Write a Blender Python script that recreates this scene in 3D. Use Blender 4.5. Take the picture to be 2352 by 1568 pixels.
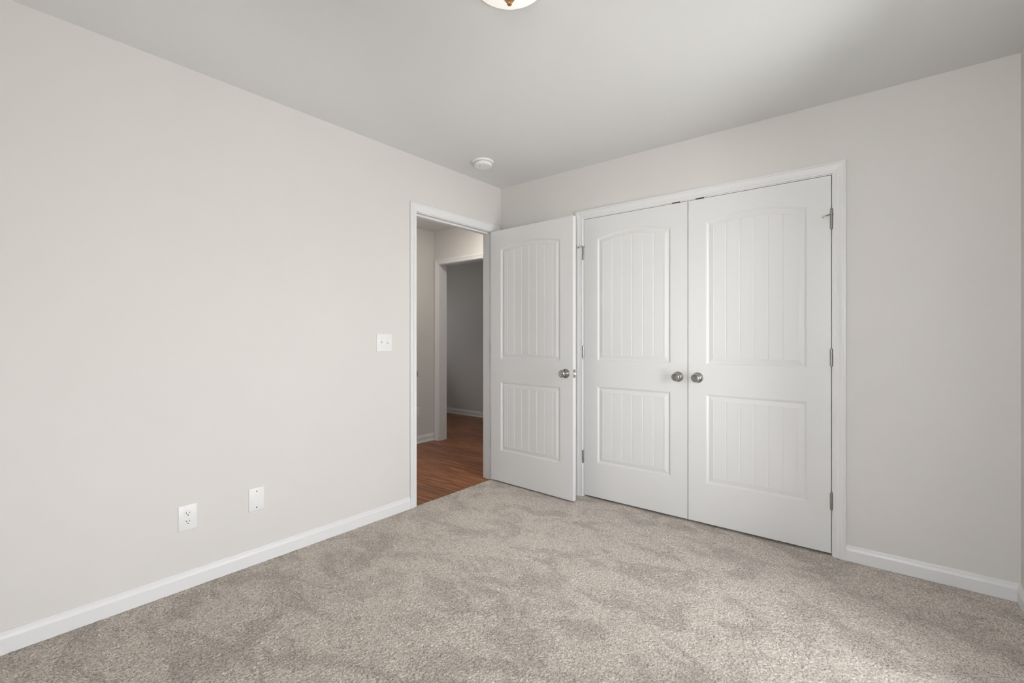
import bpy, bmesh, math, random
import numpy as np
from mathutils import Vector, Matrix
for o in list(bpy.data.objects): bpy.data.objects.remove(o)
SC = bpy.context.scene
COL = SC.collection
random.seed(7)

# ------------------------------------------------------------------ camera
F_PX, YAW, V0 = 1073.87, 0.677306, 775.86
cam_d = bpy.data.cameras.new('camera')
cam_d.sensor_width = 36.0
cam_d.lens = F_PX / 2352 * 36.0
cam_d.shift_y = (V0 - 784) / 2352
cam_d.clip_start = 0.02
cam = bpy.data.objects.new('camera', cam_d)
COL.objects.link(cam)
cam.location = (2.5655, -3.0373, 1.1729)
cam.rotation_euler = (math.pi / 2, 0, YAW)
SC.camera = cam

# ------------------------------------------------------------------ view and daylight
SC.view_settings.view_transform = 'Standard'
SC.view_settings.look = 'None'
SC.view_settings.gamma = 1
SC.view_settings.use_curve_mapping = False
SC.view_settings.exposure = -0.25
GCOL = (0.96, 0.955, 0.94)
SCOL = (0.95, 0.97, 1.0)
WSTR = 20.0
W = bpy.data.worlds.new('daylight'); SC.world = W
W.use_nodes = True
nt = W.node_tree; nt.nodes.clear()
wo = nt.nodes.new('ShaderNodeOutputWorld'); bg = nt.nodes.new('ShaderNodeBackground')
tc = nt.nodes.new('ShaderNodeTexCoord'); sp = nt.nodes.new('ShaderNodeSeparateXYZ')
rmp = nt.nodes.new('ShaderNodeValToRGB'); mr = nt.nodes.new('ShaderNodeMapRange')
mr.inputs[1].default_value = -0.25; mr.inputs[2].default_value = 0.25
nt.links.new(tc.outputs['Generated'], sp.inputs[0]); nt.links.new(sp.outputs['Z'], mr.inputs[0])
nt.links.new(mr.outputs[0], rmp.inputs[0])
rmp.color_ramp.elements[0].color = (*GCOL, 1)     # ground half, raised almost to sky level to brighten the ceiling
rmp.color_ramp.elements[1].color = (*SCOL, 1)      # bright overcast sky
nt.links.new(rmp.outputs[0], bg.inputs[0]); bg.inputs[1].default_value = WSTR
nt.links.new(bg.outputs[0], wo.inputs[0])

H = 2.44                      # bedroom ceiling
RX, RY = 3.026, -3.48         # right wall plane, wall behind the camera
# windows (y0, y1, z0, z1) in the right wall, (x0, x1, z0, z1) in the wall behind
WIN_R = (-1.27, -0.72, 0.16, 2.10)
FILL_WIN_R = (-3.25, -2.35, 0.05, 1.05)  # low opening added and sized to brighten the lower walls
WIN_F = (2.12, 2.84, 0.85, 2.10)
# hall
HX, HY, HZ0, HZ1 = -1.565, 0.64, -0.012, 2.41
HALL_Y0 = -2.2
FILL_WIN_H = (-1.00, -0.70, 1.2, 1.8)  # unseen window added as extra light for the hallway
FILL_WIN_X = (0.95, 1.50, 1.20, 1.70)   # added to light the far room, set in its left wall

def portal(name, loc, rot, sx, sy):
    l = bpy.data.lights.new(name, 'AREA'); l.shape = 'RECTANGLE'; l.size = sx; l.size_y = sy
    l.cycles.is_portal = True
    o = bpy.data.objects.new(name, l); COL.objects.link(o); o.location = loc; o.rotation_euler = rot
    return o
for wr in (WIN_R, FILL_WIN_R):
    portal('window_portal', (RX + 0.10, (wr[0] + wr[1]) / 2, (wr[2] + wr[3]) / 2), (0, math.pi / 2, 0), wr[3] - wr[2], wr[1] - wr[0])
portal('window_portal', (-4.30, (FILL_WIN_X[0] + FILL_WIN_X[1]) / 2, (FILL_WIN_X[2] + FILL_WIN_X[3]) / 2), (0, -math.pi / 2, 0), FILL_WIN_X[3] - FILL_WIN_X[2], FILL_WIN_X[1] - FILL_WIN_X[0])
for wf, wy, sg in ((WIN_F, RY - 0.10, 1), (FILL_WIN_H, HALL_Y0 - 0.10, 1)):
    portal('window_portal', ((wf[0] + wf[1]) / 2, wy, (wf[2] + wf[3]) / 2), (sg * math.pi / 2, 0, 0), wf[1] - wf[0], wf[3] - wf[2])

# ------------------------------------------------------------------ helpers
def tag(o, label=None, cat=None, group=None, kind=None):
    if label: o['label'] = label
    if cat: o['category'] = cat
    if group: o['group'] = group
    if kind: o['kind'] = kind
    return o

def empty(name, loc=(0, 0, 0), rz=0.0, parent=None):
    o = bpy.data.objects.new(name, None); COL.objects.link(o)
    o.empty_display_size = 0.05
    o.location = loc; o.rotation_euler = (0, 0, rz)
    if parent: o.parent = parent
    return o

class MB:
    def __init__(s): s.v = []; s.f = []
    def add(s, vs, fs):
        n = len(s.v); s.v += [tuple(v) for v in vs]; s.f += [tuple(i + n for i in f) for f in fs]; return s
    def box(s, x0, x1, y0, y1, z0, z1):
        return s.add([(x0,y0,z0),(x1,y0,z0),(x1,y1,z0),(x0,y1,z0),(x0,y0,z1),(x1,y0,z1),(x1,y1,z1),(x0,y1,z1)],
                     [(0,3,2,1),(4,5,6,7),(0,1,5,4),(1,2,6,5),(2,3,7,6),(3,0,4,7)])
    def quad(s, *p): return s.add(p, [(0, 1, 2, 3)])
    def lathe(s, prof, org=(0,0,0), axis='z', seg=48, cap=True):
        """prof: (radius, distance along the axis); axis 'x','y','z' or '-y' etc."""
        base = len(s.v)
        def P(r, d, a):
            c, n = r * math.cos(a), r * math.sin(a)
            k = axis[-1]; sg = -1 if axis[0] == '-' else 1
            if k == 'z': q = (c, n, sg * d)
            elif k == 'y': q = (c, sg * d, n)
            else: q = (sg * d, c, n)
            return (org[0] + q[0], org[1] + q[1], org[2] + q[2])
        for r, d in prof:
            for i in range(seg): s.v.append(P(max(r, 1e-5), d, 2 * math.pi * i / seg))
        for j in range(len(prof) - 1):
            for i in range(seg):
                k = (i + 1) % seg
                s.f.append((base + j*seg + i, base + j*seg + k, base + (j+1)*seg + k, base + (j+1)*seg + i))
        return s
    def tube(s, pts, r, seg=10):
        pts = [Vector(p) for p in pts]; base = len(s.v); n = len(pts)
        for i, p in enumerate(pts):
            t = (pts[min(i+1, n-1)] - pts[max(i-1, 0)]).normalized()
            u = t.cross(Vector((0.3, 0.2, 1)) if abs(t.z) < 0.9 else Vector((1, 0, 0))).normalized(); w = t.cross(u)
            for k in range(seg):
                a = 2 * math.pi * k / seg
                s.v.append(tuple(p + r * (math.cos(a) * u + math.sin(a) * w)))
        for i in range(n - 1):
            for k in range(seg):
                m = (k + 1) % seg
                s.f.append((base+i*seg+k, base+i*seg+m, base+(i+1)*seg+m, base+(i+1)*seg+k))
        s.f.append(tuple(base + k for k in range(seg))); s.f.append(tuple(base + (n-1)*seg + k for k in range(seg)))
        return s
    def build(s, name, mat, parent=None, smooth=False, bevel=0, merge=True):
        me = bpy.data.meshes.new(name); me.from_pydata(s.v, [], s.f); me.update()
        bm = bmesh.new(); bm.from_mesh(me)
        if merge: bmesh.ops.remove_doubles(bm, verts=bm.verts, dist=2e-5)
        bmesh.ops.recalc_face_normals(bm, faces=bm.faces)
        if smooth:
            for f in bm.faces: f.smooth = True
            for e in bm.edges:
                if len(e.link_faces) == 2 and e.calc_face_angle(0) > math.radians(32): e.smooth = False
        bm.to_mesh(me); bm.free()
        me.materials.append(mat)
        o = bpy.data.objects.new(name, me); COL.objects.link(o)
        if parent: o.parent = parent
        if bevel:
            b = o.modifiers.new('bevel', 'BEVEL'); b.width = bevel; b.segments = 2; b.limit_method = 'ANGLE'
        return o

def copy_tree(o, parent=None):
    c = o.copy(); COL.objects.link(c)
    if parent: c.parent = parent
    for ch in list(bpy.data.objects):
        if ch.parent == o and ch is not c: copy_tree(ch, c)
    return c

# ------------------------------------------------------------------ materials
def mat(name, col, rough=0.5, metal=0.0, spec=0.5):
    m = bpy.data.materials.new(name); m.use_nodes = True
    b = m.node_tree.nodes['Principled BSDF']
    b.inputs['Base Color'].default_value = (*col, 1); b.inputs['Roughness'].default_value = rough
    b.inputs['Metallic'].default_value = metal; b.inputs['Specular IOR Level'].default_value = spec
    return m
def bump(m, scale, strength, dist, detail=2, colvar=0.0):
    t = m.node_tree; b = t.nodes['Principled BSDF']
    c = t.nodes.new('ShaderNodeTexCoord'); n = t.nodes.new('ShaderNodeTexNoise')
    n.inputs['Scale'].default_value = scale; n.inputs['Detail'].default_value = detail
    t.links.new(c.outputs['Object'], n.inputs['Vector'])
    k = t.nodes.new('ShaderNodeBump'); k.inputs['Strength'].default_value = strength; k.inputs['Distance'].default_value = dist
    t.links.new(n.outputs[0], k.inputs['Height']); t.links.new(k.outputs[0], b.inputs['Normal'])
    if colvar:
        n2 = t.nodes.new('ShaderNodeTexNoise'); n2.inputs['Scale'].default_value = 1.3; n2.inputs['Detail'].default_value = 3
        t.links.new(c.outputs['Object'], n2.inputs['Vector'])
        r = t.nodes.new('ShaderNodeMapRange'); r.inputs[1].default_value = .3; r.inputs[2].default_value = .7
        r.inputs[3].default_value = 1 - colvar; r.inputs[4].default_value = 1 + colvar
        t.links.new(n2.outputs[0], r.inputs[0])
        v = t.nodes.new('ShaderNodeVectorMath'); v.operation = 'SCALE'
        v.inputs[0].default_value = b.inputs['Base Color'].default_value[:3]
        t.links.new(r.outputs[0], v.inputs['Scale']); t.links.new(v.outputs[0], b.inputs['Base Color'])
    return m
M = {}
M['wall'] = bump(mat('greige_wall_paint', (0.70, 0.68, 0.655), 0.6, spec=0.3), 260, 0.12, 0.001, 2, 0.012)
M['ceiling'] = bump(mat('flat_white_ceiling_paint', (0.74, 0.745, 0.735), 0.9, spec=0.1), 180, 0.15, 0.001, 2, 0.01)
M['trim'] = mat('white_semi_gloss_trim', (0.775, 0.775, 0.775), 0.35)
M['door'] = bump(mat('white_painted_door', (0.755, 0.755, 0.75), 0.4), 500, 0.05, 0.0005)
M['plate'] = mat('white_plastic_plate', (0.83, 0.83, 0.82), 0.3)
M['nickel'] = mat('satin_nickel', (0.40, 0.395, 0.385), 0.21, 1.0)
M['bright'] = mat('polished_latch_metal', (0.85, 0.85, 0.83), 0.25, 1.0)
M['steel'] = mat('hinge_steel', (0.36, 0.355, 0.34), 0.32, 1.0)
M['dark'] = mat('dark_slot', (0.01, 0.01, 0.01), 0.6)
M['screw'] = mat('grey_screw', (0.16, 0.16, 0.155), 0.5, 0.6)
M['brass'] = mat('brushed_bronze', (0.50, 0.30, 0.16), 0.3, 1.0)
M['black'] = mat('black_catch', (0.012, 0.012, 0.012), 0.5)

def carpet_mat():
    m = mat('beige_cut_pile_carpet', (0.4, 0.36, 0.32), 0.95, spec=0.05)
    t = m.node_tree; b = t.nodes['Principled BSDF']; N = t.nodes.new; L = t.links.new
    c = N('ShaderNodeTexCoord')
    def noise(s, d=2, rough=.5, vec=None):
        n = N('ShaderNodeTexNoise'); n.inputs['Scale'].default_value = s; n.inputs['Detail'].default_value = d
        n.inputs['Roughness'].default_value = rough
        L(vec or c.outputs['Object'], n.inputs['Vector']); return n
    # tufts: each yarn end has its own tone, with finer fibre noise over it
    cell = N('ShaderNodeTexVoronoi'); cell.inputs['Scale'].default_value = 235; L(c.outputs['Object'], cell.inputs['Vector'])
    fine = noise(330, 4, .75); mid = noise(120, 3, .6)
    a1 = N('ShaderNodeMath'); a1.operation = 'MULTIPLY_ADD'; a1.inputs[1].default_value = .34
    L(cell.outputs['Color'], a1.inputs[0]); L(fine.outputs[0], a1.inputs[2])
    a2 = N('ShaderNodeMath'); a2.operation = 'MULTIPLY_ADD'; a2.inputs[1].default_value = .55
    L(mid.outputs[0], a2.inputs[0]); L(a1.outputs[0], a2.inputs[2])
    r1 = N('ShaderNodeValToRGB'); mr_ = N('ShaderNodeMapRange'); mr_.inputs[1].default_value = .55; mr_.inputs[2].default_value = 1.30
    L(a2.outputs[0], mr_.inputs[0]); L(mr_.outputs[0], r1.inputs[0])
    e = r1.color_ramp.elements
    e[0].position = .20; e[0].color = (0.270, 0.236, 0.206, 1)
    e[1].position = .82; e[1].color = (0.840, 0.768, 0.698, 1)
    k = e.new(.50); k.color = (0.585, 0.525, 0.468, 1)
    # trodden and brushed patches
    mp = N('ShaderNodeMapping'); mp.inputs['Scale'].default_value = (1.0, 1.6, 1); mp.inputs['Rotation'].default_value = (0, 0, 0.5)
    L(c.outputs['Object'], mp.inputs[0])
    big = noise(3.6, 10, .70, mp.outputs[0]); big.inputs['Distortion'].default_value = .6; r2 = N('ShaderNodeMapRange')
    r2.inputs[1].default_value = .43; r2.inputs[2].default_value = .53; r2.inputs[3].default_value = .84; r2.inputs[4].default_value = 1.05
    L(big.outputs[0], r2.inputs[0])
    v = N('ShaderNodeVectorMath'); v.operation = 'SCALE'
    L(r1.outputs[0], v.inputs[0]); L(r2.outputs[0], v.inputs['Scale']); L(v.outputs[0], b.inputs['Base Color'])
    bp_ = N('ShaderNodeBump'); bp_.inputs['Strength'].default_value = .5; bp_.inputs['Distance'].default_value = .002
    L(a2.outputs[0], bp_.inputs['Height']); L(bp_.outputs[0], b.inputs['Normal'])
    return m
M['carpet'] = carpet_mat()

def plank_mat():
    m = mat('reddish_brown_plank_floor', (0.2, 0.08, 0.03), 0.38, spec=0.4)
    t = m.node_tree; b = t.nodes['Principled BSDF']; N = t.nodes.new; L = t.links.new
    c = N('ShaderNodeTexCoord')
    br = N('ShaderNodeTexBrick'); br.offset = .37; br.inputs['Scale'].default_value = 1
    br.inputs['Brick Width'].default_value = 1.22; br.inputs['Row Height'].default_value = .13
    br.inputs['Mortar Size'].default_value = .0012; br.inputs['Mortar Smooth'].default_value = .2
    br.inputs['Color1'].default_value = (.78, .78, .80, 1); br.inputs['Color2'].default_value = (1.28, 1.25, 1.2, 1)
    br.inputs['Mortar'].default_value = (.45, .45, .45, 1)
    L(c.outputs['Object'], br.inputs['Vector'])
    mp = N('ShaderNodeMapping'); mp.inputs['Scale'].default_value = (1.2, 17, 1)
    L(c.outputs['Object'], mp.inputs[0])
    g = N('ShaderNodeTexNoise'); g.inputs['Scale'].default_value = 2.2; g.inputs['Detail'].default_value = 7; g.inputs['Roughness'].default_value = .6
    g.inputs['Distortion'].default_value = .5
    L(mp.outputs[0], g.inputs['Vector'])
    r = N('ShaderNodeValToRGB'); L(g.outputs[0], r.inputs[0]); e = r.color_ramp.elements
    e[0].position = .30; e[0].color = (.105, .036, .015, 1); e[1].position = .72; e[1].color = (.450, .200, .095, 1)
    k = e.new(.5); k.color = (.280, .108, .044, 1)
    mx = N('ShaderNodeMix'); mx.data_type = 'RGBA'; mx.blend_type = 'MULTIPLY'; mx.inputs[0].default_value = 1
    L(r.outputs[0], mx.inputs[6]); L(br.outputs['Color'], mx.inputs[7]); L(mx.outputs[2], b.inputs['Base Color'])
    bu = N('ShaderNodeBump'); bu.inputs['Strength'].default_value = .25; bu.inputs['Distance'].default_value = .0015
    L(g.outputs[0], bu.inputs['Height']); L(bu.outputs[0], b.inputs['Normal'])
    return m
M['plank'] = plank_mat()

def glass_mat():
    m = bpy.data.materials.new('clear_window_glass'); m.use_nodes = True; t = m.node_tree; t.nodes.clear()
    o = t.nodes.new('ShaderNodeOutputMaterial'); mx = t.nodes.new('ShaderNodeMixShader')
    tr = t.nodes.new('ShaderNodeBsdfTransparent'); gl = t.nodes.new('ShaderNodeBsdfGlossy'); gl.inputs['Roughness'].default_value = 0.02
    fr = t.nodes.new('ShaderNodeFresnel'); fr.inputs[0].default_value = 1.45
    t.links.new(fr.outputs[0], mx.inputs[0]); t.links.new(tr.outputs[0], mx.inputs[1]); t.links.new(gl.outputs[0], mx.inputs[2])
    t.links.new(mx.outputs[0], o.inputs[0]); return m
M['glass'] = glass_mat()

LAMP = 0.55
def lamp_glass():
    m = mat('lit_frosted_glass', (0.9, 0.88, 0.84), 0.35)
    b = m.node_tree.nodes['Principled BSDF']
    b.inputs['Emission Color'].default_value = (1.0, 0.95, 0.87, 1); b.inputs['Emission Strength'].default_value = LAMP
    return m
M['lamp'] = lamp_glass()

# ------------------------------------------------------------------ room shell
T = 0.115
YJ0, YJ1 = -0.911, -0.092       # jamb faces of the bedroom doorway
ZJ = 2.051                      # underside of the head jambs
CX0, CX1 = 0.8055, 2.3305       # jamb faces of the closet
JT = 0.018
def wall(name, boxes, m='wall', label=None):
    mb = MB()
    for b in boxes: mb.box(*b)
    o = mb.build(name, M[m], merge=False)
    return tag(o, label, 'wall', kind='structure')
def y_wall_with_hole(x0, x1, ya, yb, hy0, hy1, hz0, hz1, z0, z1):
    bs = [(x0, x1, ya, hy0, z0, z1), (x0, x1, hy1, yb, z0, z1), (x0, x1, hy0, hy1, hz1, z1)]
    if hz0 > z0: bs.append((x0, x1, hy0, hy1, z0, hz0))
    return bs
def x_wall_with_hole(y0, y1, xa, xb, hx0, hx1, hz0, hz1, z0, z1):
    bs = [(xa, hx0, y0, y1, z0, z1), (hx1, xb, y0, y1, z0, z1), (hx0, hx1, y0, y1, hz1, z1)]
    if hz0 > z0: bs.append((hx0, hx1, y0, y1, z0, hz0))
    return bs
wall('wall_left', y_wall_with_hole(-T, 0, RY - T, HY, YJ0 - JT, YJ1 + JT, -.02, ZJ + JT, -.02, H),
     label='light greige painted wall on the left with the open doorway and wall plates')
wall('wall_back', x_wall_with_hole(0, T, 0, RX, CX0 - JT, CX1 + JT, -.02, ZJ + JT, -.02, H),
     label='light greige painted wall holding the white double closet doors')
YS = (FILL_WIN_R[1] + WIN_R[0]) / 2
wall('wall_right', y_wall_with_hole(RX, RX + T, YS, 0.85, *WIN_R, -.02, H) + y_wall_with_hole(RX, RX + T, RY - T, YS, *FILL_WIN_R, -.02, H),
     label='greige wall at the right edge beyond the closet corner')
wall('wall_front', x_wall_with_hole(RY - T, RY, 0, RX, WIN_F[0], WIN_F[1], WIN_F[2], WIN_F[3], -.02, H),
     label='greige wall with a window opposite the closet doors')
wall('wall_closet', [(0.0, RX, 0.75, 0.85, -.02, H), (0.55, 0.62, T, 0.75, -.02, H), (2.52, 2.59, T, 0.75, -.02, H)],
     label='plain wall inside the closet behind the double doors')
wall('wall_hall_left', [(HX - T, HX, HALL_Y0 - T, HY, -.03, HZ1)],
     label='greige hallway wall seen through the doorway beside the cased opening')
OPX0, OPX1, OPZ = -1.468, -0.655, 2.015
wall('wall_hall_end', x_wall_with_hole(HY, HY + T, -4.2, 0.0, OPX0 - JT, OPX1 + JT, -.03, OPZ + JT, -.03, HZ1),
     label='greige hallway end wall above the white cased opening')
wall('wall_far_room', y_wall_with_hole(-4.3, -4.2, HY, 2.24, *FILL_WIN_X, -.03, HZ1) + [(-4.2, 0.0, 2.125, 2.24, -.03, HZ1), (0.0, .1, T, 2.24, -.03, HZ1)],
     label='shadowed greige wall at the back of the room past the hallway')
wall('wall_hall_front', x_wall_with_hole(HALL_Y0 - T, HALL_Y0, HX, -T, FILL_WIN_H[0], FILL_WIN_H[1], FILL_WIN_H[2], FILL_WIN_H[3], -.03, HZ1),
     label='greige wall with an added fill window at the other end of the hallway')

mb = MB().box(-T, RX + T, RY - T, 0.85, H, H + .1)
tag(mb.build('ceiling', M['ceiling']), 'flat white bedroom ceiling', 'ceiling', kind='structure')
mb = MB().box(HX - T, -T, HALL_Y0 - T, HY, HZ1, HZ1 + .1).box(-4.3, 0.1, HY, 2.24, HZ1, HZ1 + .1)
tag(mb.build('ceiling_hall', M['ceiling'], merge=False), 'dim white hallway ceiling beyond the doorway', 'ceiling', kind='structure')
def carpet_mesh():
    # real pile: a 4 mm lattice of jittered tuft tips over the visible room, plain slabs elsewhere
    st = .0037; nx = int(RX / st) + 1; ny = int(-RY / st) + 1
    rg = np.random.default_rng(11)
    X, Y = np.meshgrid(np.linspace(0, RX, nx), np.linspace(RY, .001, ny), indexing='ij')
    Z = rg.normal(-.0008, .0015, X.shape).clip(-.0055, .0028)
    JX = rg.uniform(-.0013, .0013, X.shape); JY = rg.uniform(-.0013, .0013, X.shape)
    for A in (JX, JY): A[0] = A[-1] = 0; A[:, 0] = A[:, -1] = 0
    V = np.stack([X + JX, Y + JY, Z], -1).reshape(-1, 3)
    i = (np.arange(nx - 1)[:, None] * ny + np.arange(ny - 1)[None]).ravel()
    Q = np.stack([i, i + ny, i + ny + 1, i + 1], -1)
    b = len(V)
    ext = np.array([(0, .001, -.0015), (RX, .001, -.0015), (RX, .75, -.0015), (0, .75, -.0015),
                    (0, RY, -.06), (RX, RY, -.06), (RX, .75, -.06), (0, .75, -.06), (0, RY, -.003), (RX, RY, -.003), (RX, .75, -.0015), (0, .75, -.0015)])
    EQ = np.array([(0, 1, 2, 3), (4, 7, 6, 5), (4, 5, 9, 8), (5, 6, 10, 9), (6, 7, 11, 10), (7, 4, 8, 11)]) + b
    V = np.concatenate([V, ext]); Q = np.concatenate([Q, EQ])
    me = bpy.data.meshes.new('floor')
    me.vertices.add(len(V)); me.vertices.foreach_set('co', V.astype(np.float32).ravel())
    me.loops.add(Q.size); me.loops.foreach_set('vertex_index', Q.astype(np.int32).ravel())
    me.polygons.add(len(Q)); me.polygons.foreach_set('loop_start', np.arange(0, Q.size, 4, dtype=np.int32))
    me.update(calc_edges=True); me.validate()
    me.polygons.foreach_set('use_smooth', np.ones(len(me.polygons), dtype=bool))
    me.materials.append(M['carpet'])
    o = bpy.data.objects.new('floor', me); COL.objects.link(o); return o
tag(carpet_mesh(), 'speckled beige cut-pile carpet over the bedroom floor', 'carpet', kind='structure')
mb = MB().box(-4.3, 0.0, HALL_Y0 - T, 2.24, -.06, HZ0)
tag(mb.build('floor_hall', M['plank']), 'reddish-brown wood plank floor through the doorway', 'floor', kind='structure')

# ------------------------------------------------------------------ mouldings
BASE = [(0, 0), (.014, 0), (.014, .0555), (.0118, .0595), (.0088, .067), (.0078, .0735), (.0066, .0752), (.0066, .0765), (.0052, .0795), (.003, .0815), (0, .082)]
def baseboard(name, p0, p1, n, z, label, shoe=False, m0=0, m1=0):
    """run from p0 to p1 with the normal n pointing into the room; m0/m1 = mitre sign at the ends"""
    mb = MB()
    p0 = Vector((*p0, 0)); p1 = Vector((*p1, 0)); n = Vector((*n, 0)); d = (p1 - p0).normalized()
    def run(prof):
        vs = []
        for q, mm in ((p0, m0), (p1, -m1)):
            for t, h in prof: vs.append(q + n * t + d * t * mm + Vector((0, 0, z + h)))
        k = len(prof)
        fs = [(i, i+1, k+i+1, k+i) for i in range(k-1)] + [tuple(range(k)), tuple(range(k, 2*k)), (k-1, 0, k, 2*k-1)]
        mb.add(vs, fs)
    run(BASE)
    if shoe: run([(.0135, 0), (.0275, 0), (.0268, .006), (.0245, .0115), (.020, .0158), (.0135, .018)])
    o = mb.build(name, M['trim'], merge=False)
    return tag(o, label, 'baseboard', kind='structure')
baseboard('baseboard_left', (0, RY), (0, YJ0 - .062), (1, 0), 0, 'white moulded baseboard along the left wall', m0=1)
baseboard('baseboard_left', (0, YJ1 + .062), (0, 0), (1, 0), 0, 'white moulded baseboard in the corner behind the open door', m1=1)
baseboard('baseboard_back', (0, 0), (CX0 - .062, 0), (0, -1), 0, 'white moulded baseboard behind the open door beside the closet trim', m0=1)
baseboard('baseboard_back', (CX1 + .062, 0), (RX, 0), (0, -1), 0, 'white moulded baseboard right of the closet doors', m1=1)
baseboard('baseboard_right', (RX, 0), (RX, RY), (-1, 0), 0, 'white moulded baseboard at the right edge past the corner', m0=1, m1=1)
baseboard('baseboard_front', (RX, RY), (0, RY), (0, 1), 0, 'white moulded baseboard under the window opposite the closet', m0=1, m1=1)
baseboard('baseboard_hall_left', (HX, HALL_Y0), (HX, HY - .001), (1, 0), HZ0, 'white baseboard with shoe strip along the hallway wall', True)
baseboard('baseboard_far_room', (-4.2, 2.125), (0.0, 2.125), (0, -1), HZ0, 'white baseboard with shoe strip at the shadowed far wall', True)
baseboard('baseboard_hall_right', (-T, YJ1 + .08), (-T, HY), (-1, 0), HZ0, 'white baseboard on the hallway side right of the doorway', True)

CAS = [(0, 0), (0, .0075), (.0025, .0095), (.011, .0100), (.0125, .0088), (.0145, .0088), (.017, .0100), (.028, .0118), (.036, .0150),
       (.041, .0165), (.0445, .0165), (.0465, .0148), (.0485, .0148), (.0505, .0165), (.0555, .0165), (.057, .0150), (.057, 0)]
def casing(mb, org, a, n, a0, a1, z0, h):
    """three mitred boards around an opening from a0 to a1 along direction a, normal n"""
    org = Vector(org); a = Vector(a); n = Vector(n); k = len(CAS); vs = []
    for sgn, base, z in ((-1, a0, None), (-1, a0, h), (1, a1, h), (1, a1, None)):
        for w, t in CAS:
            vs.append(org + a * (base + sgn * w) + n * t + Vector((0, 0, z0 if z is None else z + w)))
    fs = []
    for s in range(3):
        for i in range(k - 1): fs.append((s*k+i, s*k+i+1, (s+1)*k+i+1, (s+1)*k+i))
    fs += [tuple(range(k)), tuple(range(3*k, 4*k))]
    mb.add(vs, fs)
RV = 0.0055
# bedroom doorway: jambs, stops and both casings
mb = MB()
casing(mb, (0, 0, 0), (0, 1, 0), (1, 0, 0), YJ0 - RV, YJ1 + RV, 0, ZJ + RV)
casing(mb, (-T, 0, 0), (0, 1, 0), (-1, 0, 0), YJ0 - RV, YJ1 + RV, HZ0, ZJ + RV)
mb.box(-T, 0, YJ0 - JT, YJ0, HZ0, ZJ + JT).box(-T, 0, YJ1, YJ1 + JT, HZ0, ZJ + JT).box(-T, 0, YJ0, YJ1, ZJ, ZJ + JT)
mb.box(-.078, -.041, YJ0, YJ0 + .011, HZ0, ZJ).box(-.078, -.041, YJ1 - .011, YJ1, HZ0, ZJ).box(-.078, -.041, YJ0 + .011, YJ1 - .011, ZJ - .011, ZJ)
trim1 = tag(mb.build('trim_1', M['trim'], merge=False), 'white door frame and casing around the open bedroom doorway', 'door frame', kind='structure')
# strike plate on the near jamb with its curled lip
mb = MB().box(-.036, -.001, YJ0, YJ0 + .0015, .895, .945)
mb.add([(-.001, YJ0, .900), (.006, YJ0 + .001, .900), (.0120, YJ0 + .0012, .903), (-.001, YJ0 + .0016, .900), (.0055, YJ0 + .0028, .900), (.0112, YJ0 + .0028, .903),
        (-.001, YJ0, .940), (.006, YJ0 + .001, .940), (.0120, YJ0 + .0012, .937), (-.001, YJ0 + .0016, .940), (.0055, YJ0 + .0028, .940), (.0112, YJ0 + .0028, .937)],
       [(0,1,7,6), (1,2,8,7), (3,4,10,9), (4,5,11,10), (2,5,11,8), (0,1,4,3), (1,2,5,4), (6,7,10,9), (7,8,11,10)])
mb.build('strike_plate', M['nickel'], trim1, merge=False)
# closet frame
mb = MB()
casing(mb, (0, 0, 0), (1, 0, 0), (0, -1, 0), CX0 - RV, CX1 + RV, 0, ZJ + RV)
mb.box(CX0 - JT, CX0, 0, T, 0, ZJ + JT).box(CX1, CX1 + JT, 0, T, 0, ZJ + JT).box(CX0, CX1, 0, T, ZJ, ZJ + JT)
mb.box(CX0, CX0 + .011, .038, .07, 0, ZJ).box(CX1 - .011, CX1, .038, .07, 0, ZJ)
trim2 = tag(mb.build('trim_2', M['trim'], merge=False), 'white mitred casing framing the double closet doors', 'door frame', kind='structure')
XM = (CX0 + CX1) / 2
for x0, x1 in ((1.4665, 1.5185), (1.6150, 1.6675)):
    mb = MB().box(x0, x1, -.0006, .034, ZJ - .0012, ZJ + .0042)
    mb.build('ball_catch', M['black'], trim2, bevel=.0008)
# hallway cased opening
mb = MB()
casing(mb, (0, HY, 0), (1, 0, 0), (0, -1, 0), OPX0 - RV, OPX1 + RV, HZ0, OPZ + RV)
mb.box(OPX0 - JT, OPX0, HY, HY + T, HZ0, OPZ + JT).box(OPX1, OPX1 + JT, HY, HY + T, HZ0, OPZ + JT).box(OPX0, OPX1, HY, HY + T, OPZ, OPZ + JT)
tag(mb.build('trim_3', M['trim'], merge=False), 'white cased opening at the end of the hallway', 'door frame', kind='structure')

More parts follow.
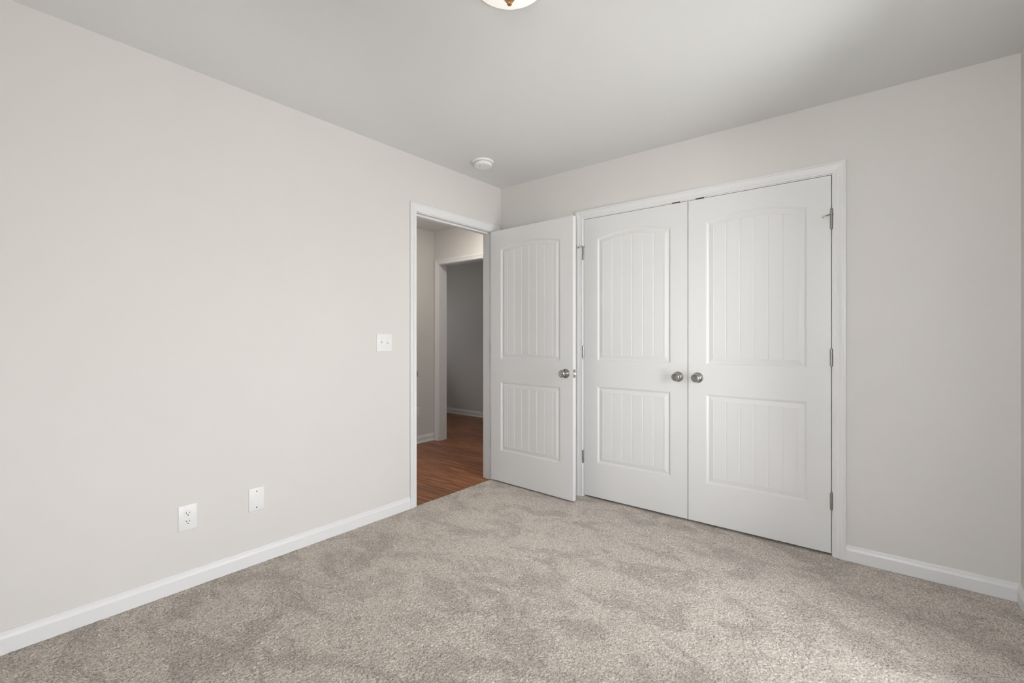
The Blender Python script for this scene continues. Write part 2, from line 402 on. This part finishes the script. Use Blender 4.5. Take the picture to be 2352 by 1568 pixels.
# ------------------------------------------------------------------ doors
PROF = [(0.0, 0.0), (.0012, .0016), (.0048, .0020), (.0118, .0070), (.0155, .0074), (.0180, .0070), (.0415, .0020), (.0428, .0022), (.0434, .0088)]
FIELD = .0037
def door_slab(w, h, th, name, parent, stile=.110):
    """local: x 0..w from the hinge edge, y 0 (front) .. th, z 0..h"""
    mb = MB(); NA = 28
    px0, px1 = stile, w - stile
    zu0, zu1, rise = .9925, 1.880, .0400     # upper panel (from the door bottom)
    zl0, zl1 = .2500, .8070
    hw = (px1 - px0) / 2; xc = (px0 + px1) / 2
    R0 = (hw * hw + rise * rise) / (2 * rise); zc = zu1 + rise - R0
    def side(Y):      # maps depth to local y
        def up_loop(d, dep):
            x0, x1 = px0 + d, px1 - d; R = R0 - d
            pts = [(x0, Y(dep), zu0 + d), (x1, Y(dep), zu0 + d)]
            for i in range(NA + 1):
                x = x1 + (x0 - x1) * i / NA
                pts.append((x, Y(dep), zc + math.sqrt(R * R - (x - xc) ** 2)))
            return pts
        def lo_loop(d, dep):
            x0, x1 = px0 + d, px1 - d
            return [(x0, Y(dep), zl0 + d), (x1, Y(dep), zl0 + d), (x1, Y(dep), zl1 - d), (x0, Y(dep), zl1 - d)]
        for fn in (up_loop, lo_loop):
            prev = None
            for d, dep in PROF:
                cur = fn(d, dep)
                if prev:
                    n = len(cur)
                    for i in range(n):
                        j = (i + 1) % n
                        mb.add([prev[i], prev[j], cur[j], cur[i]], [(0, 1, 2, 3)])
                prev = cur
        y = Y(0)
        mb.quad((0, y, 0), (px0, y, 0), (px0, y, h), (0, y, h)).quad((px1, y, 0), (w, y, 0), (w, y, h), (px1, y, h))
        mb.quad((px0, y, 0), (px1, y, 0), (px1, y, zl0), (px0, y, zl0)).quad((px0, y, zl1), (px1, y, zl1), (px1, y, zu0), (px0, y, zu0))
        top = up_loop(0, 0)[2:]
        for i in range(NA):
            a, b = top[i], top[i + 1]
            mb.quad(a, b, (b[0], y, h), (a[0], y, h))
        # planked fields with V grooves
        d = .0425; x0, x1 = px0 + d, px1 - d; pitch = .0757
        ng = int((x1 - x0) / 2 / pitch - .05)
        gs = [xc + pitch * k for k in range(-ng, ng + 1)]
        xs = [(x0, FIELD)]
        for g in gs: xs += [(g - .0030, FIELD), (g - .0010, FIELD + .0019), (g + .0010, FIELD + .0019), (g + .0030, FIELD)]
        xs.append((x1, FIELD))
        ex = []
        for (a, da), (b, db) in zip(xs[:-1], xs[1:]):
            n = 4 if b - a > .02 else 1
            for k in range(n): ex.append((a + (b - a) * k / n, da))
        ex.append(xs[-1])
        def arch(x): return zc + math.sqrt((R0 - d) ** 2 - (x - xc) ** 2)
        for (a, da), (b, db) in zip(ex[:-1], ex[1:]):
            mb.quad((a, Y(da), zu0 + d), (b, Y(db), zu0 + d), (b, Y(db), arch(b)), (a, Y(da), arch(a)))
            mb.quad((a, Y(da), zl0 + d), (b, Y(db), zl0 + d), (b, Y(db), zl1 - d), (a, Y(da), zl1 - d))
    side(lambda q: q); side(lambda q: th - q)
    mb.quad((0, 0, 0), (0, th, 0), (0, th, h), (0, 0, h)).quad((w, 0, 0), (w, th, 0), (w, th, h), (w, 0, h))
    mb.quad((0, 0, 0), (w, 0, 0), (w, th, 0), (0, th, 0)).quad((0, 0, h), (w, 0, h), (w, th, h), (0, th, h))
    me_o = mb.build(name, M['door'], parent, merge=True)
    return me_o

def knob(parent, loc, axis, pin=False):
    """round knob; axis '-y' faces -y in the parent's frame"""
    k = MB().lathe([(.0, .0350), (.0120, .0350), (.0185, .0375), (.0235, .0415), (.0262, .0465), (.0268, .0510), (.0262, .0555), (.0240, .0600), (.0215, .0628), (.0190, .0640),
                    (.0178, .0637), (.0, .0634)], (0, 0, 0), axis).lathe([(.0125, .010), (.0115, .018), (.0115, .028), (.0135, .0350), (.0185, .0375)], (0, 0, 0), axis)
    o = k.build('door_knob', M['nickel'], parent, smooth=True, merge=False); o.location = loc
    r = MB().lathe([(.0330, 0), (.0330, .0035), (.0318, .0060), (.0285, .0080), (.0230, .0098), (.0185, .0125), (.0155, .0150), (.0125, .0155), (0, .0155)], (0, 0, 0), axis)
    r.build('rosette', M['nickel'], o, smooth=True)
    if pin:
        p = MB().lathe([(.0030, .0630), (.0030, .0642), (0, .0642)], (0, 0, 0), axis, seg=16)
        tag(p.build('privacy_hole', M['dark'], o), 'small dark privacy hole')
    return o

def hinge(parent, loc, zc, leaf_sign, stop=None, leaf_y=1):
    """knuckle standing proud of the door face at local loc, height centred on zc"""
    hh = .089; x, y = loc
    mb = MB()
    n = 5; gap = .0006
    for i in range(n):
        z0 = zc - hh / 2 + hh * i / n + gap; z1 = zc - hh / 2 + hh * (i + 1) / n - gap
        mb.lathe([(0, 0), (.0062, 0), (.0068, .0006), (.0068, z1 - z0 - .0006), (.0062, z1 - z0), (0, z1 - z0)], (x, y, z0), 'z', 20)
    mb.lathe([(0, 0), (.0052, 0), (.0052, hh + .004), (.004, hh + .007), (0, hh + .008)], (x, y, zc - hh / 2 - .004), 'z', 16)
    mb.box(min(x, x + leaf_sign * .0012), max(x, x + leaf_sign * .0012), min(y, y + leaf_y * .034), max(y, y + leaf_y * .034), zc - hh / 2, zc + hh / 2)
    o = mb.build('hinge', M['steel'], parent, smooth=True, merge=False)
    return o

DW, DH, DT, DZ = .7595, 2.034, .035, .014
def closet_door(name, x_hinge, mirror, label):
    e = empty(name, (x_hinge, 0.0, DZ))
    if mirror: e.scale = (1, 1, 1)
    return tag(e, label, 'closet door', kind='structure')
# left leaf: hinge edge on its left
d2 = closet_door('door_2', CX0 + .0030, False, 'left leaf of the white arched-panel double closet doors')
door_slab(DW - .0027, DH, DT, 'door_panel', d2)
knob(d2, (DW - .0615, 0, .9085), '-y')
# right leaf: local x runs from the meeting edge to the hinge edge (the slab is symmetric)
d3 = closet_door('door_3', CX1 - .0038 - DW + .0027, False, 'right leaf of the white arched-panel double closet doors')
door_slab(DW - .0027, DH, DT, 'door_panel', d3)
knob(d3, (.0600, 0, .9085), '-y')
def hinge_stop(h, x, y, z, pts_a, pts_b):
    mb = MB()
    mb.lathe([(0, 0), (.0088, 0), (.0092, .002), (.0088, .005), (0, .0055)], (x, y, z), 'z', 20)
    mb.tube(pts_a, .0028)
    for q in (pts_a[-1],):
        v = (Vector(pts_a[-1]) - Vector(pts_a[-2])).normalized()
        mb.tube([Vector(q) - v * .001, Vector(q) + v * .005], .0055, 14)
    if pts_b: mb.tube(pts_b, .0032)
    return mb.build('hinge_stop', M['steel'], h, smooth=True, merge=False)
for z in (1.800, 1.068, .297):
    h = hinge(d2, (-.0035, -.0062), z - DZ, 1)
    if z > 1.5:
        zz = z + .047 - DZ
        hinge_stop(h, -.0035, -.0062, zz, [(-.0035, -.0062, zz + .003), (-.012, -.022, zz + .004), (-.020, -.030, zz + .002), (-.028, -.030, zz - .001), (-.034, -.024, zz - .003)],
                   [(-.0035, -.0062, zz + .003), (.010, -.010, zz + .001)])
    h = hinge(d3, (DW - .0009, -.0062), z + (.0 if z < 1.5 else .006) - DZ, -1)
    if z > 1.5:
        zz = z + .053 - DZ - .018
        MBs = MB().lathe([(0, 0), (.0055, 0), (.0060, .004), (.0060, .028), (.0045, .031), (0, .0315)], (DW - .0009, -.0062, zz + .004), 'z', 18)
        MBs.build('hinge_pin', M['steel'], h, smooth=True)
        hinge_stop(h, DW + .0015, -.0062, zz, [(DW - .0009, -.0062, zz + .003), (DW - .010, -.016, zz - .001), (DW - .020, -.024, zz - .004), (DW - .029, -.030, zz - .007), (DW - .036, -.030, zz - .009)],
                   None)

# bedroom door, swung open against the closet wall
BW = .8105
PIN = (.0085, YJ1 - .001)
TH = math.radians(-2.7)
d1 = tag(empty('door_1', (PIN[0], PIN[1], DZ - .003), TH), 'white arched-panel bedroom door standing open against the closet wall', 'door', kind='structure')
slab = door_slab(BW, DH, DT, 'door_panel', d1); slab.location = (.0030, -.0430, 0)
knob(d1, (.003 + BW - .0600, -.0430, .9065), '-y', True)
knob(d1, (.003 + BW - .0600, -.0080, .9065), 'y')
ex = .003 + BW
mb = MB().box(ex - .002, ex + .0010, -.0385, -.0125, .8790, .9360)
lp = mb.build('latch_plate', M['nickel'], d1, bevel=.0006)
mb = MB().add([(ex, -.0335, .899), (ex, -.0175, .899), (ex + .0125, -.0185, .900), (ex + .004, -.0335, .899),
               (ex, -.0335, .916), (ex, -.0175, .916), (ex + .0125, -.0185, .915), (ex + .004, -.0335, .916)],
              [(0, 1, 2, 3), (4, 5, 6, 7), (0, 3, 7, 4), (3, 2, 6, 7), (2, 1, 5, 6), (0, 1, 5, 4)])
mb.build('latch_bolt', M['bright'], lp, bevel=.0008)
for z in (1.800, 1.068, .297):
    mb = MB()
    mb.lathe([(0, 0), (.0062, 0), (.0068, .0006), (.0068, .0884), (.0062, .089), (0, .089)], (0, 0, z - .0445), 'z', 20)
    mb.box(-.001, .0028, -.040, -.002, z - .0445, z + .0445)
    mb.build('hinge', M['steel'], d1, smooth=True, merge=False)

# ------------------------------------------------------------------ wall plates on the left wall
def plate_mesh(w, h, t=.0058):
    a, b = w / 2, h / 2; c = .004
    mb = MB()
    rings = [(a, b, 0), (a, b, t * .35), (a - .0015, b - .0015, t * .75), (a - c, b - c, t)]
    vs = []
    for p, q, x in rings: vs += [(x, -p, -q), (x, p, -q), (x, p, q), (x, -p, q)]
    fs = [(4*i+k, 4*i+(k+1) % 4, 4*i+4+(k+1) % 4, 4*i+4+k) for i in range(3) for k in range(4)] + [(12, 13, 14, 15)]
    return mb.add(vs, fs)
def screw(parent, y, z, m='plate', r=.0032, x=.0058):
    s = MB().lathe([(r, -.001), (r, .0007), (r * .7, .0013), (0, .0014)], (x, y, z), 'x', 16)
    o = s.build('screw', M[m], parent, smooth=True); return o

def outlet(loc, w, h, label, rz=0):
    e = tag(empty('power_outlet', loc, rz), label, 'outlet')
    plate_mesh(w, h).build('cover_plate', M['plate'], e, smooth=True)
    for dz in (.0195, -.0195):
        mb = MB(); R = .0172; prof = []
        for i in range(40):
            a = 2 * math.pi * i / 40; y = R * math.cos(a); z = R * math.sin(a)
            z = max(-.0142, min(.0142, z)); prof.append((y, z))
        n = len(prof); vs = []
        for x, s in ((.0045, 1.0), (.0068, 1.0), (.0074, .96)):
            vs += [(x, y * s, dz + z * s) for y, z in prof]
        fs = [(k*n+i, k*n+(i+1) % n, (k+1)*n+(i+1) % n, (k+1)*n+i) for k in range(2) for i in range(n)] + [tuple(range(2*n, 3*n))]
        mb.add(vs, fs)
        r = mb.build('receptacle', M['plate'], e)
        for y, hh in ((-.0064, .0078), (.0064, .0064)):
            MB().box(.0068, .00755, y - .0011, y + .0011, dz + .0035 - hh / 2, dz + .0035 + hh / 2).build('blade_slot', M['dark'], r)
        MB().lathe([(.0026, .0068), (.0026, .00755), (0, .00755)], (0, 0, dz - .0068), 'x', 16).build('ground_hole', M['dark'], r)
    screw(e, 0, 0, r=.0028)
    # a hairline shadow gap around each receptacle comes from its raised rim
    return e
outlet((0, -2.2805, .3305), .078, .121, 'white duplex power outlet low on the left wall')
outlet((HX, .390, .3300), .072, .120, 'white duplex power outlet on the hallway wall through the doorway')

e = tag(empty('blank_plate', (0, -1.9740, .3345)), 'white blank cover plate with two dark screws, right of the low outlet', 'wall plate')
plate_mesh(.078, .121).build('cover_plate', M['plate'], e, smooth=True)
for z in (.0415, -.0415): screw(e, 0, z, 'screw', .0034)

e = tag(empty('light_switch', (0, -1.1805, 1.1435)), 'white double toggle light switch beside the doorway', 'light switch')
plate_mesh(.120, .118).build('cover_plate', M['plate'], e, smooth=True)
for y, up in ((-.023, 1), (.023, -1)):
    mb = MB().box(.0055, .0064, y - .0052, y + .0052, -.0120, .0120)
    tz = up * .006
    mb.add([(.0055, y - .0046, -.0062), (.0055, y + .0046, -.0062), (.0055, y + .0046, .0062), (.0055, y - .0046, .0062),
            (.0175, y - .0034, tz - .0032), (.0175, y + .0034, tz - .0032), (.0175, y + .0034, tz + .0032), (.0175, y - .0034, tz + .0032)],
           [(4, 5, 6, 7), (0, 1, 5, 4), (1, 2, 6, 5), (2, 3, 7, 6), (3, 0, 4, 7)])
    mb.build('toggle', M['plate'], e, bevel=.0007, merge=False)
    for z in (.030, -.030): screw(e, y, z, 'plate', .0030)

# ------------------------------------------------------------------ smoke detector
e = tag(empty('smoke_detector', (.2965, -.5500, H)), 'round white smoke detector on the ceiling near the corner', 'smoke detector')
MB().lathe([(.0765, 0), (.0765, .006), (.0745, .010), (.071, .0115), (.062, .012), (.0565, .0125), (.0565, .020)], (0, 0, 0), '-z', 64).build('mounting_base', M['plate'], e, smooth=True)
MB().lathe([(.0565, .0165), (.0630, .0170), (.0645, .0185), (.0645, .0215), (.0630, .0222), (.0630, .0232), (.0645, .0240), (.0645, .0330), (.0630, .0350),
            (.0610, .0362), (.0480, .0372), (.0, .0375)], (0, 0, 0), '-z', 64).build('housing', M['plate'], e, smooth=True)
MB().lathe([(.0205, .0370), (.0200, .0379), (.0170, .0379)], (.004, -.012, 0), '-z', 32).build('button_ring', M['screw'], e, smooth=True)
mb = MB().lathe([(.0175, .037), (.0170, .0405), (.0150, .0412), (.006, .0412), (.005, .0402), (0, .0402)], (.004, -.012, 0), '-z', 32)
mb.build('test_button', M['plate'], e, smooth=True)

# ------------------------------------------------------------------ ceiling light
LX, LY = 1.5104, -1.7402
e = tag(empty('ceiling_light', (LX, LY, H)), 'lit frosted dome ceiling light with a bronze finial', 'ceiling light')
MB().lathe([(0, 0), (.118, 0), (.120, .001), (.120, .002), (.118, .003), (.112, .003)], (0, 0, 0), '-z', 64).build('rim', M['brass'], e, smooth=True)
dome = [(.1275, .004)]
for i in range(15):
    r = .1255 * (1 - i / 14) ; dome.append((r, .0565 - 3.54 * r * r * .92))
dm = MB().lathe([(r, max(d, .002)) for r, d in dome], (0, 0, 0), '-z', 64).build('glass_dome', M['lamp'], e, smooth=True)
MB().lathe([(0, .050), (.0200, .0515), (.0203, .0535), (.0190, .0570), (.0165, .0605), (.0125, .0640), (.0090, .0660), (.0080, .0668), (.0060, .0670)], (0, 0, 0), '-z', 32)\
    .lathe([(.0055, .0655), (.0085, .0668), (.0098, .0700), (.0096, .0735), (.0075, .0765), (.0040, .0784), (0, .0788)], (0, 0, 0), '-z', 32)\
    .build('finial', M['brass'], e, smooth=True, merge=False)

HLAMP = 62.0
def hall_lamp():
    m = mat('lit_hall_glass', (0.9, 0.88, 0.84), 0.35); b = m.node_tree.nodes['Principled BSDF']
    b.inputs['Emission Color'].default_value = (1.0, 0.93, 0.84, 1); b.inputs['Emission Strength'].default_value = HLAMP
    return m
e = tag(empty('ceiling_light', (-.62, .12, HZ1)), 'lit frosted dome ceiling light in the hallway outside the bedroom', 'ceiling light')
MB().lathe([(0, 0), (.126, 0), (.132, .004), (.132, .030), (.122, .034)], (0, 0, 0), '-z', 48).build('rim', M['brass'], e, smooth=True)
MB().lathe([(.120, .030), (.105, .044), (.080, .056), (.045, .064), (0, .067)], (0, 0, 0), '-z', 48).build('glass_dome', hall_lamp(), e, smooth=True)

# ------------------------------------------------------------------ windows (outside the frame, some added only to light the rooms)
def window(name, org, a, n, w, z0, z1, label):
    """org: centre of the opening on the inner wall face; a along the wall, n out of the room"""
    rot = math.atan2(a[1], a[0])
    e = tag(empty(name, org, rot), label, 'window', kind='structure')
    sg = 1 if (Vector(a).cross(Vector(n))).z > 0 else -1     # local +y is outwards when sg = 1
    def bx(mb, x0, x1, y0, y1, za, zb): mb.box(x0, x1, min(sg*y0, sg*y1), max(sg*y0, sg*y1), za, zb); return mb
    mb = MB(); hw = w / 2; zm = (z0 + z1) / 2
    for x0, x1, za, zb in ((-hw, -hw + .05, z0, z1), (hw - .05, hw, z0, z1), (-hw + .05, hw - .05, z0, z0 + .06), (-hw + .05, hw - .05, z1 - .05, z1), (-hw + .05, hw - .05, zm - .022, zm + .022)):
        bx(mb, x0, x1, .02, .05, za, zb)
    mb.build('window_frame', M['trim'], e, merge=False)
    bx(MB(), -hw + .05, hw - .05, .028, .031, z0 + .06, z1 - .05).build('window_pane', M['glass'], e)
    bx(MB(), -hw - .05, hw + .05, -.03, .05, z0 - .02, z0).build('window_sill', M['trim'], e, bevel=.003)
    mb = MB()
    for x0, x1, za, zb in ((-hw - .06, -hw, z0 - .08, z1 + .06), (hw, hw + .06, z0 - .08, z1 + .06), (-hw, hw, z1, z1 + .06), (-hw, hw, z0 - .08, z0 - .02)):
        bx(mb, x0, x1, -.015, 0, za, zb)
    mb.build('window_casing', M['trim'], e, merge=False)
for wn, wr, lb in (('window_1', WIN_R, 'tall white framed window in the right wall nearest the closet'), ('fill_window_2', FILL_WIN_R, 'low white framed fill window added in the right wall beside the camera')):
    window(wn, (RX, (wr[0] + wr[1]) / 2, 0), (0, 1, 0), (1, 0, 0), wr[1] - wr[0], wr[2], wr[3], lb)
window('window_3', ((WIN_F[0] + WIN_F[1]) / 2, RY, 0), (1, 0, 0), (0, -1, 0), WIN_F[1] - WIN_F[0], WIN_F[2], WIN_F[3], 'white framed window opposite the closet doors')
window('fill_window_4', ((FILL_WIN_H[0] + FILL_WIN_H[1]) / 2, HALL_Y0, 0), (1, 0, 0), (0, -1, 0), FILL_WIN_H[1] - FILL_WIN_H[0], FILL_WIN_H[2], FILL_WIN_H[3], 'white framed fill window added at the end of the hallway')
window('fill_window_5', (-4.2, (FILL_WIN_X[0] + FILL_WIN_X[1]) / 2, 0), (0, 1, 0), (-1, 0, 0), FILL_WIN_X[1] - FILL_WIN_X[0], FILL_WIN_X[2], FILL_WIN_X[3], 'white framed fill window added to light the room past the hallway')
